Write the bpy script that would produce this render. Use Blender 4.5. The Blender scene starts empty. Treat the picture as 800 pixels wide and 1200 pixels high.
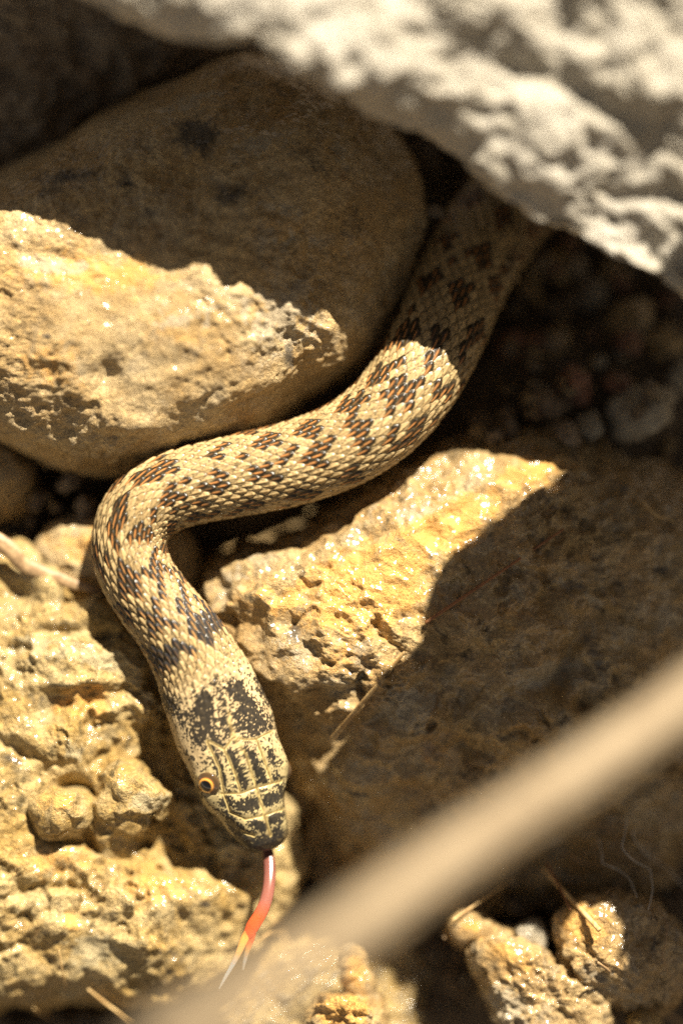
import bpy, math, random
import numpy as np
from mathutils import Vector

random.seed(7)
rng = np.random.default_rng(7)
scene = bpy.context.scene
COL = scene.collection

# ------------------------------------------------------------------ camera, sky, sun, exposure
P = 0.0002                       # metres per photo unit at the focus distance
TILT = math.radians(25)
CAMD = 3000.0                    # camera distance in the same units (0.6 m)
O = np.array([0.0, 0.0, 0.14])
AX_R = np.array([1.0, 0.0, 0.0])
AX_U = np.array([0.0, math.cos(TILT), math.sin(TILT)])
AX_N = np.array([0.0, -math.sin(TILT), math.cos(TILT)])

cam_d = bpy.data.cameras.new("camera")
cam = bpy.data.objects.new("camera", cam_d)
COL.objects.link(cam)
cam.location = Vector(O + AX_N * CAMD * P)
cam.rotation_euler = (TILT, 0, 0)
cam_d.sensor_width = 36
cam_d.lens = 90
cam_d.clip_start = 0.01
cam_d.clip_end = 100
cam_d.dof.use_dof = True
cam_d.dof.focus_distance = (CAMD + 32) * P
cam_d.dof.aperture_fstop = 1.4
cam_d.dof.aperture_blades = 8
scene.camera = cam

SUN_C = np.array([0.28, 0.74, 0.61])
SUN_C /= np.linalg.norm(SUN_C)
SUN = AX_R * SUN_C[0] + AX_U * SUN_C[1] + AX_N * SUN_C[2]
sun_el = math.asin(SUN[2])
sun_az = math.atan2(SUN[0], SUN[1])
world = bpy.data.worlds.new("World")
scene.world = world
world.use_nodes = True
wn = world.node_tree
sky = wn.nodes.new("ShaderNodeTexSky")
sky.sky_type = 'NISHITA'
sky.sun_disc = False
sky.sun_elevation = sun_el
sky.sun_rotation = sun_az
sky.altitude = 2500
sky.air_density = 0.45
sky.dust_density = 0.8
sky.ozone_density = 0.5
wn.nodes["Background"].inputs[1].default_value = 0.10
warm = wn.nodes.new("ShaderNodeMix")          # the photograph's warm white balance
warm.data_type = 'RGBA'
warm.blend_type = 'MULTIPLY'
warm.inputs[0].default_value = 1.0
warm.inputs[7].default_value = (1.0, 0.58, 0.29, 1.0)
wn.links.new(sky.outputs[0], warm.inputs[6])
wn.links.new(warm.outputs[2], wn.nodes["Background"].inputs[0])

sun_d = bpy.data.lights.new("sun", 'SUN')
sun_d.energy = 5.0
sun_d.angle = math.radians(0.5)
sun_d.color = (1.0, 0.885, 0.71)
sun = bpy.data.objects.new("sun", sun_d)
COL.objects.link(sun)
sun.rotation_euler = Vector(SUN).to_track_quat('Z', 'Y').to_euler()

scene.view_settings.view_transform = 'Standard'
scene.view_settings.look = 'None'
scene.view_settings.gamma = 1
scene.view_settings.exposure = 1.62
scene.cycles.use_denoising = False
scene.cycles.max_bounces = 6
scene.cycles.sample_clamp_indirect = 4


# ------------------------------------------------------------------ numpy noise
_perm = np.random.default_rng(3).permutation(256).astype(np.int32)
_perm = np.concatenate([_perm, _perm, _perm])
_g = np.array([[1,1,0],[-1,1,0],[1,-1,0],[-1,-1,0],[1,0,1],[-1,0,1],[1,0,-1],[-1,0,-1],
               [0,1,1],[0,-1,1],[0,1,-1],[0,-1,-1],[1,1,0],[-1,1,0],[0,-1,1],[0,-1,-1]], dtype=np.float32)


def perlin(p):
    p = np.asarray(p, dtype=np.float32)
    fl = np.floor(p)
    i = fl.astype(np.int32) & 255
    f = p - fl
    u = f * f * f * (f * (f * 6 - 15) + 10)
    def gr(dx, dy, dz):
        h = _perm[_perm[_perm[i[:, 0] + dx] + i[:, 1] + dy] + i[:, 2] + dz] & 15
        g = _g[h]
        return g[:, 0] * (f[:, 0] - dx) + g[:, 1] * (f[:, 1] - dy) + g[:, 2] * (f[:, 2] - dz)
    def lp(a, b, t): return a + (b - a) * t
    x0 = lp(lp(gr(0,0,0), gr(1,0,0), u[:,0]), lp(gr(0,1,0), gr(1,1,0), u[:,0]), u[:,1])
    x1 = lp(lp(gr(0,0,1), gr(1,0,1), u[:,0]), lp(gr(0,1,1), gr(1,1,1), u[:,0]), u[:,1])
    return lp(x0, x1, u[:, 2])


def fbm(p, octaves=3, gain=0.5):
    a, s = 1.0, 0.0
    q = np.asarray(p, dtype=np.float32)
    for k in range(octaves):
        s = s + a * perlin(q)
        q = q * 2.03 + 17.3
        a *= gain
    return s


def worley(p):
    """distance to the nearest scattered point (cells of size 1)"""
    p = np.asarray(p, dtype=np.float32)
    fl = np.floor(p).astype(np.int32)
    best = np.full(len(p), 9.0, dtype=np.float32)
    for dx in (-1, 0, 1):
        for dy in (-1, 0, 1):
            for dz in (-1, 0, 1):
                c = fl + np.array([dx, dy, dz], dtype=np.int32)
                ci = c & 255
                h = _perm[_perm[_perm[ci[:, 0]] + ci[:, 1]] + ci[:, 2]]
                jx = _perm[h + 11] / 255.0
                jy = _perm[h + 57] / 255.0
                jz = _perm[h + 101] / 255.0
                d = (c[:, 0] + jx - p[:, 0]) ** 2 + (c[:, 1] + jy - p[:, 1]) ** 2 + (c[:, 2] + jz - p[:, 2]) ** 2
                best = np.minimum(best, d)
    return np.sqrt(best)


def sstep(a, b, x):
    t = np.clip((x - a) / (b - a), 0, 1)
    return t * t * (3 - 2 * t)


# ------------------------------------------------------------------ placing: photo units -> metres
def to_world(q):
    """q: (N,3) = photo x, photo y, height towards the camera above the focus plane, in units of P"""
    q = np.asarray(q, dtype=np.float64)
    k = (1 - q[:, 2] / CAMD)
    X = (q[:, 0] - 400) * k * P
    U = (600 - q[:, 1]) * k * P
    Z = q[:, 2] * P
    return O + X[:, None] * AX_R + U[:, None] * AX_U + Z[:, None] * AX_N


HM = np.full((420, 420), -1e9)     # height map of what is built, cells of 4 units, x,y offset 240


def hm_add(q):
    ix = ((q[:, 0] + 240) / 4).astype(int)
    iy = ((q[:, 1] + 240) / 4).astype(int)
    ok = (ix >= 0) & (ix < 420) & (iy >= 0) & (iy < 420)
    np.maximum.at(HM, (iy[ok], ix[ok]), q[ok, 2])


def surf(px, py, r=1):
    ix, iy = int((px + 240) / 4), int((py + 240) / 4)
    w = HM[max(0, iy - r):iy + r + 1, max(0, ix - r):ix + r + 1]
    m = w.max()
    return m if m > -1e8 else -300.0


def mesh_object(name, q, faces, mat, colors=None, parent=None, origin=None, world_pts=None, smooth=True):
    w = to_world(q) if world_pts is None else world_pts
    if parent is not None:
        o0 = np.array(parent.get('_o'))
    elif origin is not None:
        o0 = np.array(origin)
    else:
        lo, hi = w.min(0), w.max(0)
        o0 = np.array([(lo[0] + hi[0]) / 2, (lo[1] + hi[1]) / 2, lo[2]])
    me = bpy.data.meshes.new(name)
    v = (w - o0).astype(np.float32)
    faces = np.asarray(faces, dtype=np.int32)
    n = faces.shape[1]
    # outward faces: positive signed volume about the mesh centre (the open ground sheet keeps its winding)
    if n == 3:
        cv = v - v.mean(0)
        vol = np.einsum('ij,ij->', cv[faces[:, 0]], np.cross(cv[faces[:, 1]], cv[faces[:, 2]]))
        if vol < 0: faces = faces[:, ::-1].copy()
    me.vertices.add(len(v))
    me.vertices.foreach_set("co", v.ravel())
    me.loops.add(faces.size)
    me.loops.foreach_set("vertex_index", faces.ravel())
    me.polygons.add(len(faces))
    me.polygons.foreach_set("loop_start", np.arange(0, faces.size, n, dtype=np.int32))
    me.polygons.foreach_set("loop_total", np.full(len(faces), n, dtype=np.int32))
    if smooth:
        me.polygons.foreach_set("use_smooth", np.ones(len(faces), dtype=bool))
    me.update(calc_edges=True)
    me.validate()
    if colors is not None:
        a = me.color_attributes.new("paint", 'FLOAT_COLOR', 'POINT')
        c = np.ones((len(v), 4), dtype=np.float32)
        c[:, :colors.shape[1]] = colors
        a.data.foreach_set("color", c.ravel())
    me.materials.append(mat)
    ob = bpy.data.objects.new(name, me)
    COL.objects.link(ob)
    if parent is not None:
        ob.parent = parent
        ob['_o'] = parent['_o']
    else:
        ob.location = Vector(o0)
        ob['_o'] = [float(x) for x in o0]
    return ob


def tag(ob, label=None, cat=None, group=None, kind=None):
    if label: ob['label'] = label
    if cat: ob['category'] = cat
    if group: ob['group'] = group
    if kind: ob['kind'] = kind
    return ob


# ------------------------------------------------------------------ materials
class NT:
    def __init__(self, name):
        self.m = bpy.data.materials.new(name)
        self.m.use_nodes = True
        self.t = self.m.node_tree
        self.b = self.t.nodes["Principled BSDF"]
        self.tc = self.t.nodes.new("ShaderNodeTexCoord")
    def n(self, t, **kw):
        nd = self.t.nodes.new(t)
        for k, v in kw.items(): setattr(nd, k, v)
        return nd
    def l(self, a, b): self.t.links.new(a, b)
    def noise(self, size, detail=4, rough=0.55, dist=0.0, off=None):
        nd = self.n("ShaderNodeTexNoise")
        nd.inputs["Scale"].default_value = 1.0 / (size * P)
        nd.inputs["Detail"].default_value = detail
        nd.inputs["Roughness"].default_value = rough
        nd.inputs["Distortion"].default_value = dist
        if off is not None:
            mp = self.n("ShaderNodeMapping")
            mp.inputs["Location"].default_value = (off, off * 1.7, off * 0.6)
            self.l(self.tc.outputs["Object"], mp.inputs["Vector"])
            self.l(mp.outputs[0], nd.inputs["Vector"])
        else:
            self.l(self.tc.outputs["Object"], nd.inputs["Vector"])
        return nd.outputs["Fac"]
    def ramp(self, fac, a, b, va=0.0, vb=1.0):
        nd = self.n("ShaderNodeMapRange", clamp=True)
        nd.interpolation_type = 'SMOOTHSTEP'
        nd.inputs["From Min"].default_value = a
        nd.inputs["From Max"].default_value = b
        nd.inputs["To Min"].default_value = va
        nd.inputs["To Max"].default_value = vb
        self.l(fac, nd.inputs["Value"])
        return nd.outputs[0]
    def mix(self, fac, a, b, blend='MIX'):
        nd = self.n("ShaderNodeMix", data_type='RGBA', blend_type=blend)
        for sock, v in ((nd.inputs[0], fac), (nd.inputs[6], a), (nd.inputs[7], b)):
            if isinstance(v, (int, float)): sock.default_value = v
            elif isinstance(v, tuple): sock.default_value = (*v, 1.0)
            else: self.l(v, sock)
        return nd.outputs[2]
    def math(self, op, a, b=0.0):
        nd = self.n("ShaderNodeMath", operation=op)
        for sock, v in ((nd.inputs[0], a), (nd.inputs[1], b)):
            if isinstance(v, (int, float)): sock.default_value = v
            else: self.l(v, sock)
        return nd.outputs[0]
    def bump(self, h, dist, strength=1.0, normal=None):
        nd = self.n("ShaderNodeBump")
        nd.inputs["Strength"].default_value = strength
        nd.inputs["Distance"].default_value = dist * P
        self.l(h, nd.inputs["Height"])
        if normal is not None: self.l(normal, nd.inputs["Normal"])
        return nd.outputs[0]
    def attr(self):
        nd = self.n("ShaderNodeVertexColor", layer_name="paint")
        sp = self.n("ShaderNodeSeparateColor")
        self.l(nd.outputs[0], sp.inputs[0])
        return nd.outputs[0], sp.outputs


def rock_material(name, base, light, grey, dark, rust=(0.42, 0.16, 0.04), wet=0.6, grey_amt=0.5, dark_amt=0.5, painted=True, fine=1.0):
    N = NT(name)
    c = N.mix(N.ramp(N.noise(70, 5, 0.6, 0.4), 0.35, 0.65), base, light)
    c = N.mix(N.math('MULTIPLY', N.ramp(N.noise(45, 6, 0.65, 0.6, 3.1), 0.50, 0.66), grey_amt), c, grey)
    c = N.mix(N.math('MULTIPLY', N.ramp(N.noise(24, 6, 0.7, 0.8, 7.7), 0.54, 0.68), dark_amt), c, dark)
    c = N.mix(N.math('MULTIPLY', N.ramp(N.noise(85, 6, 0.7, 0.5, 1.3), 0.62, 0.74), 0.55), c, rust)
    # speckle of single grains
    c = N.mix(N.ramp(N.noise(5, 3, 0.7, 0.0, 5.5), 0.30, 0.62, 0.0, 0.8), c, N.mix(0.6, c, dark))
    c = N.mix(N.ramp(N.noise(3.2, 2, 0.6, 0.0, 2.5), 0.56, 0.74, 0.0, 0.5), c, light)
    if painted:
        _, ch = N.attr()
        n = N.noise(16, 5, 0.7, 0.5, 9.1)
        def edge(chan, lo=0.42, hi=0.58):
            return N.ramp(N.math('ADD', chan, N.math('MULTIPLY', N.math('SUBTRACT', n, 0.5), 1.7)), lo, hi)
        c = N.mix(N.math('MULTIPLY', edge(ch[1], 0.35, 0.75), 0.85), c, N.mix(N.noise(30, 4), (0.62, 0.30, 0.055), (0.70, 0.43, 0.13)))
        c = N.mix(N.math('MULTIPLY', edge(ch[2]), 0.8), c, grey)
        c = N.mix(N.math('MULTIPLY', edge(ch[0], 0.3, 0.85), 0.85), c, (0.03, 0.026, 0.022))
    N.l(c, N.b.inputs["Base Color"])
    r = N.ramp(N.noise(60, 3, 0.6, 0, 4.4), 0.35, 0.65, 0.42, 0.8)
    N.l(r, N.b.inputs["Roughness"])
    h = N.math('ADD', N.math('MULTIPLY', N.noise(9, 6, 0.72, 0.3), 1.0), N.math('MULTIPLY', N.noise(3.5, 4, 0.7, 0, 1.1), 0.45))
    nb = N.bump(h, 7.0 * fine, 0.9)
    N.l(nb, N.b.inputs["Normal"])
    if wet > 0:
        wm = N.ramp(N.noise(80, 4, 0.6, 0.3, 6.2), 0.37, 0.53, 0.0, wet)
        N.l(wm, N.b.inputs["Coat Weight"])
        N.b.inputs["Coat Roughness"].default_value = 0.15
        cb = N.bump(N.noise(19, 1.5, 0.5, 0, 8.8), 11.0, 1.0)
        N.l(cb, N.b.inputs["Coat Normal"])
    return N.m


M_LEFT = rock_material("warm_limestone", (0.54, 0.35, 0.13), (0.66, 0.50, 0.26), (0.45, 0.38, 0.26), (0.17, 0.12, 0.06), wet=0.5, grey_amt=0.5, dark_amt=0.45)
M_RIGHT = rock_material("wet_ochre_limestone", (0.50, 0.31, 0.11), (0.60, 0.43, 0.20), (0.44, 0.37, 0.25), (0.085, 0.06, 0.025), wet=0.9, grey_amt=0.75, dark_amt=1.0)
M_LOW = rock_material("crusted_ochre_limestone", (0.49, 0.31, 0.085), (0.64, 0.48, 0.22), (0.42, 0.35, 0.20), (0.10, 0.07, 0.02), wet=0.75, grey_amt=0.55, dark_amt=1.0)
M_PALE = rock_material("pale_grey_limestone", (0.62, 0.585, 0.49), (0.72, 0.69, 0.61), (0.50, 0.465, 0.385), (0.25, 0.21, 0.15), rust=(0.5, 0.42, 0.28), wet=0.0, grey_amt=0.5, dark_amt=0.25)
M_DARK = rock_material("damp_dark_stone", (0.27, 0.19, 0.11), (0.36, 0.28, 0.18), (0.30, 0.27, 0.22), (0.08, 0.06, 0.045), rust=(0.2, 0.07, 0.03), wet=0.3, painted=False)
M_GREYP = rock_material("grey_pebble_stone", (0.46, 0.40, 0.28), (0.58, 0.52, 0.40), (0.42, 0.40, 0.34), (0.14, 0.12, 0.09), wet=0.2, painted=False)
M_OCHREP = rock_material("ochre_pebble_stone", (0.50, 0.34, 0.14), (0.60, 0.44, 0.22), (0.42, 0.36, 0.26), (0.12, 0.09, 0.05), wet=0.3, painted=False)
M_REDP = rock_material("reddish_pebble_stone", (0.26, 0.10, 0.05), (0.34, 0.17, 0.09), (0.24, 0.18, 0.14), (0.07, 0.04, 0.03), wet=0.3, painted=False)


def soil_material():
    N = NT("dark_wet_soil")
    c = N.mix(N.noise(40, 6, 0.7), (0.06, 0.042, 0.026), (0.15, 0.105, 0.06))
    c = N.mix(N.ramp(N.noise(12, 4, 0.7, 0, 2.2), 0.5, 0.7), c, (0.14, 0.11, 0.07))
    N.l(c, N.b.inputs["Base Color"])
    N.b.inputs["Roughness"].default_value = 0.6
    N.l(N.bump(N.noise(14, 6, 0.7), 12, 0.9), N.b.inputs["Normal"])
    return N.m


M_SOIL = soil_material()


def straw_material(name, a, b, rough=0.55):
    N = NT(name)
    mp = N.n("ShaderNodeMapping")
    N.l(N.tc.outputs["Object"], mp.inputs["Vector"])
    nz = N.noise(34 if name == 'dry_reed' else 14, 5, 0.7, 1.0)
    N.l(N.mix(N.ramp(nz, 0.35, 0.65), a, b), N.b.inputs["Base Color"])
    N.b.inputs["Roughness"].default_value = rough
    N.l(N.bump(N.noise(5, 4, 0.6), 1.2, 0.6), N.b.inputs["Normal"])
    return N.m


M_STRAW = straw_material("dry_straw", (0.62, 0.44, 0.20), (0.42, 0.25, 0.09))
M_REDSTRAW = straw_material("reddish_stem", (0.30, 0.13, 0.05), (0.20, 0.08, 0.03))
M_BARK = straw_material("weathered_stalk", (0.40, 0.27, 0.14), (0.22, 0.14, 0.07))
M_REED = straw_material("dry_reed", (0.17, 0.125, 0.072), (0.27, 0.212, 0.135), 0.65)
M_WEB = straw_material("cobweb_silk", (0.55, 0.52, 0.46), (0.45, 0.42, 0.36), 0.4)


# ------------------------------------------------------------------ rocks
def spline_closed(pts, n):
    p = np.array(pts, dtype=float)
    m = len(p)
    out = []
    per = max(4, n // m + 1)
    t = np.linspace(0, 1, per, endpoint=False)[:, None]
    for i in range(m):
        a, b, c, d = p[i - 1], p[i], p[(i + 1) % m], p[(i + 2) % m]
        out.append(0.5 * ((2 * b) + (c - a) * t + (2 * a - 5 * b + 4 * c - d) * t ** 2 + (3 * b - a - 3 * c + d) * t ** 3))
    q = np.concatenate(out)
    q = np.vstack([q, q[:1]])
    s = np.concatenate([[0], np.cumsum(np.linalg.norm(np.diff(q, axis=0), axis=1))])
    u = np.linspace(0, s[-1], n, endpoint=False)
    return np.stack([np.interp(u, s, q[:, 0]), np.interp(u, s, q[:, 1])], 1)


def tps(ctrl):
    c = np.array(ctrl, dtype=float)
    xy, z = c[:, :2] / 300.0, c[:, 2]
    n = len(c)
    def U(r2):
        return np.where(r2 > 1e-12, r2 * np.log(np.maximum(r2, 1e-12)), 0)
    K = U(((xy[:, None] - xy[None]) ** 2).sum(-1)) + np.eye(n) * 1e-4
    Pm = np.hstack([np.ones((n, 1)), xy])
    A = np.block([[K, Pm], [Pm.T, np.zeros((3, 3))]])
    sol = np.linalg.lstsq(A, np.concatenate([z, [0, 0, 0]]), rcond=None)[0]
    def f(q):
        q = q / 300.0
        out = np.zeros(len(q))
        for k in range(n):
            out += sol[k] * U(((q - xy[k]) ** 2).sum(1))
        return out + sol[n] + q @ sol[n + 1:]
    return f


def rocky(p, seed, big, med, small, crumb, lump=0.0):
    q = p + seed * 37.7
    d = fbm(q / 120, 2) * big
    d = d + (0.42 - np.abs(fbm(q / 46, 2))) * med * 1.6
    cm = sstep(-0.15, 0.35, fbm(q / 130 + 9, 2))
    d = d + fbm(q / 15, 3, 0.55) * small * (0.45 + 0.8 * cm)
    pit = sstep(0.18, 0.45, fbm(q / 26 + 4, 2))
    d = d - pit * crumb * (0.4 + cm)
    if lump:
        d = d + (0.55 - worley(q / 34 + 3)) * lump * (0.3 + cm)
    return d


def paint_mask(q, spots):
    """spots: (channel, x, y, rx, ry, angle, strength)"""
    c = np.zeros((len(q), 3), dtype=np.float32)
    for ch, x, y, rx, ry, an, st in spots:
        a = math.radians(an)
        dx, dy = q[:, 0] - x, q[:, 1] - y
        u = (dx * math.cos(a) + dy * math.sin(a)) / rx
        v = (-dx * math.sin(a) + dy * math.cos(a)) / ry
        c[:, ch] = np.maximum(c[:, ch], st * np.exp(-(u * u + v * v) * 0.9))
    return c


def rock(name, outline, zrim, ctrl, back, seed, mat, center=None, step=2.4, a=2.6, b=0.55, rough=(10, 7, 3, 4), lump=0.0, spots=(), register=True, extra=None, add=None, lean=(0, 0)):
    per = sum(math.dist(outline[i - 1], outline[i]) for i in range(len(outline)))
    na = int(min(900, max(48, per / step)))
    ol = spline_closed(outline, na)
    c = np.array(center if center else ol.mean(0), dtype=float)
    R = np.linalg.norm(ol - c, axis=1).mean()
    nr = int(min(260, max(14, R / step)))
    nb = max(8, nr // 4)
    F = tps(ctrl) if len(ctrl) >= 3 else (lambda q: np.full(len(q), float(ctrl[0][2])))
    G0 = F
    if add is not None:
        F = lambda q_: G0(q_) + add(q_)
        zrim_ = zrim + add(ol)
    else:
        zrim_ = zrim(ol) if callable(zrim) else np.full(na, float(zrim))
    rows = []
    for k in range(1, nr + 1):
        r = math.sin(k / nr * math.pi / 2) * 0.55 + (k / nr) * 0.45
        xy = c + (ol - c) * r
        z = zrim_ + (F(xy) - zrim_) * (1 - r ** a) ** b
        rows.append(np.column_stack([xy, z]))
    for k in range(1, nb):
        r = math.cos(k / nb * math.pi / 2)
        xy = c + (ol - c) * r + np.array(lean) * math.sin(k / nb * math.pi / 2)
        rows.append(np.column_stack([xy, zrim_ - (zrim_ - float(np.mean(zrim_)) + back) * math.sin(k / nb * math.pi / 2)]))
    G = np.array(rows)
    zf = float(F(c[None])[0])
    # normals
    du = np.roll(G, -1, 1) - np.roll(G, 1, 1)
    dv = np.gradient(G, axis=0)
    n = np.cross(dv, du)
    n /= np.linalg.norm(n, axis=2, keepdims=True) + 1e-9
    # photo y runs down, so the handedness flips: make them point outward
    if n[0, :, 2].mean() < 0: n = -n
    q = G.reshape(-1, 3)
    top = np.array([[c[0], c[1], zf]])
    bot = np.array([[c[0] + lean[0], c[1] + lean[1], float(np.mean(zrim_)) - back]])
    allq = np.vstack([q, top, bot])
    alln = np.vstack([n.reshape(-1, 3), [[0, 0, 1]], [[0, 0, -1]]])
    d = rocky(allq, seed, *rough, lump=lump)
    if extra is not None: d = d + extra(allq)
    # keep the pole rows continuous
    allq = allq + alln * d[:, None]
    m = len(rows)
    idx = np.arange(m * na).reshape(m, na)
    A = idx[:-1].ravel(); B = np.roll(idx, -1, 1)[:-1].ravel()
    Cc = np.roll(idx, -1, 1)[1:].ravel(); D = idx[1:].ravel()
    f1 = np.column_stack([A, B, Cc]); f2 = np.column_stack([A, Cc, D])
    t = m * na; bo = t + 1
    f3 = np.column_stack([np.full(na, t), np.roll(idx[0], -1), idx[0]])
    f4 = np.column_stack([np.full(na, bo), idx[-1], np.roll(idx[-1], -1)])
    faces = np.vstack([f1, f2, f3, f4])
    faces = faces[:, ::-1]
    colors = paint_mask(allq, spots)
    if register: hm_add(allq)
    return mesh_object(name, allq, faces, mat, colors)


def dents(items):
    """extra relief: (x, y, radius x, radius y, angle, height)"""
    def f(q):
        s = np.zeros(len(q))
        for x, y, rx, ry, an, h in items:
            a_ = math.radians(an)
            dx, dy = q[:, 0] - x, q[:, 1] - y
            u = (dx * math.cos(a_) + dy * math.sin(a_)) / rx
            v = (-dx * math.sin(a_) + dy * math.cos(a_)) / ry
            s += h * np.exp(-(u * u + v * v))
        return s
    return f


# --- ground: one sheet, a bank rising away from the viewer, levelling out far off
def build_ground():
    e = np.concatenate([-np.geomspace(0.2, 12, 30)[::-1], np.linspace(-0.19, 0.19, 200), np.geomspace(0.2, 12, 30)])
    X, Y = np.meshgrid(e, e)
    Xf, Yf = X.ravel(), Y.ravel()
    ycl = 0.35 * np.tanh(Yf / 0.35)
    z = O[2] - 330 * P * math.cos(TILT) + math.tan(TILT) * ycl
    # photo units of the sheet, for the local hollows and rises
    px = 400 + Xf / P
    py = 600 - Yf / math.cos(TILT) / P
    loc = np.zeros(len(px))
    for x, y, rx, ry, h in ((690, 400, 170, 160, 110), (60, 580, 90, 90, 60), (640, 1120, 200, 120, 95), (520, 150, 90, 90, -60), (60, 60, 200, 120, 40)):
        loc += h * np.exp(-(((px - x) / rx) ** 2 + ((py - y) / ry) ** 2))
    near = np.exp(-(Xf ** 2 + Yf ** 2) / 0.25 ** 2)
    p3 = np.column_stack([px, py, np.zeros(len(px))])
    loc += near * (fbm(p3 / 60, 3) * 22 + (0.5 - worley(p3 / 22)) * 14)
    far = 1 - near
    z = z + loc * P + far * fbm(np.column_stack([Xf * 1.5, Yf * 1.5, 0 * Xf]), 3) * 0.05
    n = len(e)
    i = np.arange(n * n).reshape(n, n)
    f = np.column_stack([i[:-1, :-1].ravel(), i[:-1, 1:].ravel(), i[1:, 1:].ravel(), i[1:, :-1].ravel()])
    pts = np.column_stack([Xf, Yf, z])
    # register in the height map
    rel = pts - O
    zc = rel @ AX_N / P
    k = 1 - zc / CAMD
    ok = (np.abs(Xf) < 0.19) & (np.abs(Yf) < 0.19)
    hm_add(np.column_stack([400 + rel @ AX_R / P / k, 600 - rel @ AX_U / P / k, zc])[ok])
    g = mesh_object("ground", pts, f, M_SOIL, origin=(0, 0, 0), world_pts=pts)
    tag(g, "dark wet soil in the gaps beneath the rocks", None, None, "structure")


build_ground()

# --- the pale boulder that overhangs the scene and throws the big shade
tag(rock("boulder",
    [(300, 30), (318, 70), (360, 92), (400, 106), (440, 128), (475, 142), (510, 160), (545, 190), (580, 222), (620, 254), (660, 268), (700, 285),
     (740, 306), (800, 338), (860, 390), (940, 430), (1000, 400), (1060, 330), (1120, 240), (1150, 50), (1080, -150), (900, -320), (600, -380), (400, -280), (230, -220), (200, -110), (272, -34)],
    lambda o_: 95 + 105 * sstep(470, 340, o_[:, 0]), [(310, 20, 235), (330, -60, 240), (240, -130, 235), (380, 60, 205), (475, 110, 168), (540, 140, 152), (620, 220, 125), (700, 270, 100), (750, 300, 86), (800, 330, 80), (900, 400, 84), (960, 380, 90), (840, 200, 140), (720, 60, 190), (900, 0, 200), (560, 20, 190), (600, -60, 210), (700, -250, 280), (450, -200, 260), (1080, 100, 150)],
    330, 3, M_PALE, center=(740, 40), step=4.5, a=5, b=0.5, rough=(11, 8, 1.0, 2), lump=10, register=False,
    extra=dents([(560, 60, 60, 30, 20, -14), (700, 120, 90, 22, 25, -16), (470, 95, 40, 30, 0, 8), (650, 30, 20, 60, 10, -12)])),
    "big pale grey boulder overhanging the top right corner, blurred and sunlit", "boulder")
tag(rock("boulder",
    [(60, -22), (108, -4), (135, 14), (170, 32), (205, 44), (250, 50), (292, 46), (330, 20), (420, -120), (440, -400), (300, -560), (80, -520), (-160, -400), (-260, -200), (-200, -90), (-60, -55)],
    lambda o_: 150 + 55 * sstep(180, 290, o_[:, 0]), [(60, -50, 195), (150, -10, 205), (220, 20, 232), (290, 10, 245), (250, -200, 240), (150, -350, 260), (350, -350, 260), (-150, -150, 200)],
    240, 11, M_PALE, center=(160, -220), step=5, a=5, b=0.5, rough=(7, 7, 1.5, 2), lump=5, register=False),
    "smooth pale boulder at the top edge, left of the big overhanging boulder", "boulder")

# --- unseen tall boulder, added on the sun's side to shade the right rock
tag(rock("boulder",
    [(1133, -530), (1030, -420), (945, -320), (932, -240), (915, -185), (870, -140), (820, -122), (780, -110), (775, -75), (805, -40), (880, -20), (990, 0), (1110, 62), (1228, 104), (1244, 175), (1300, 330), (1400, 380), (1560, 250), (1620, 0), (1580, -400), (1400, -580), (1250, -570)],
    640, [(1200, -200, 690), (1000, -200, 665), (1300, 100, 670), (1400, -300, 690)], 860, 91, M_PALE, center=(1250, -150), step=6, a=5, b=0.5, rough=(20, 22, 9, 8), register=False, lean=(650, 160)),
    "unseen tall boulder added outside the right edge to shade the right rock", "boulder")

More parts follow.
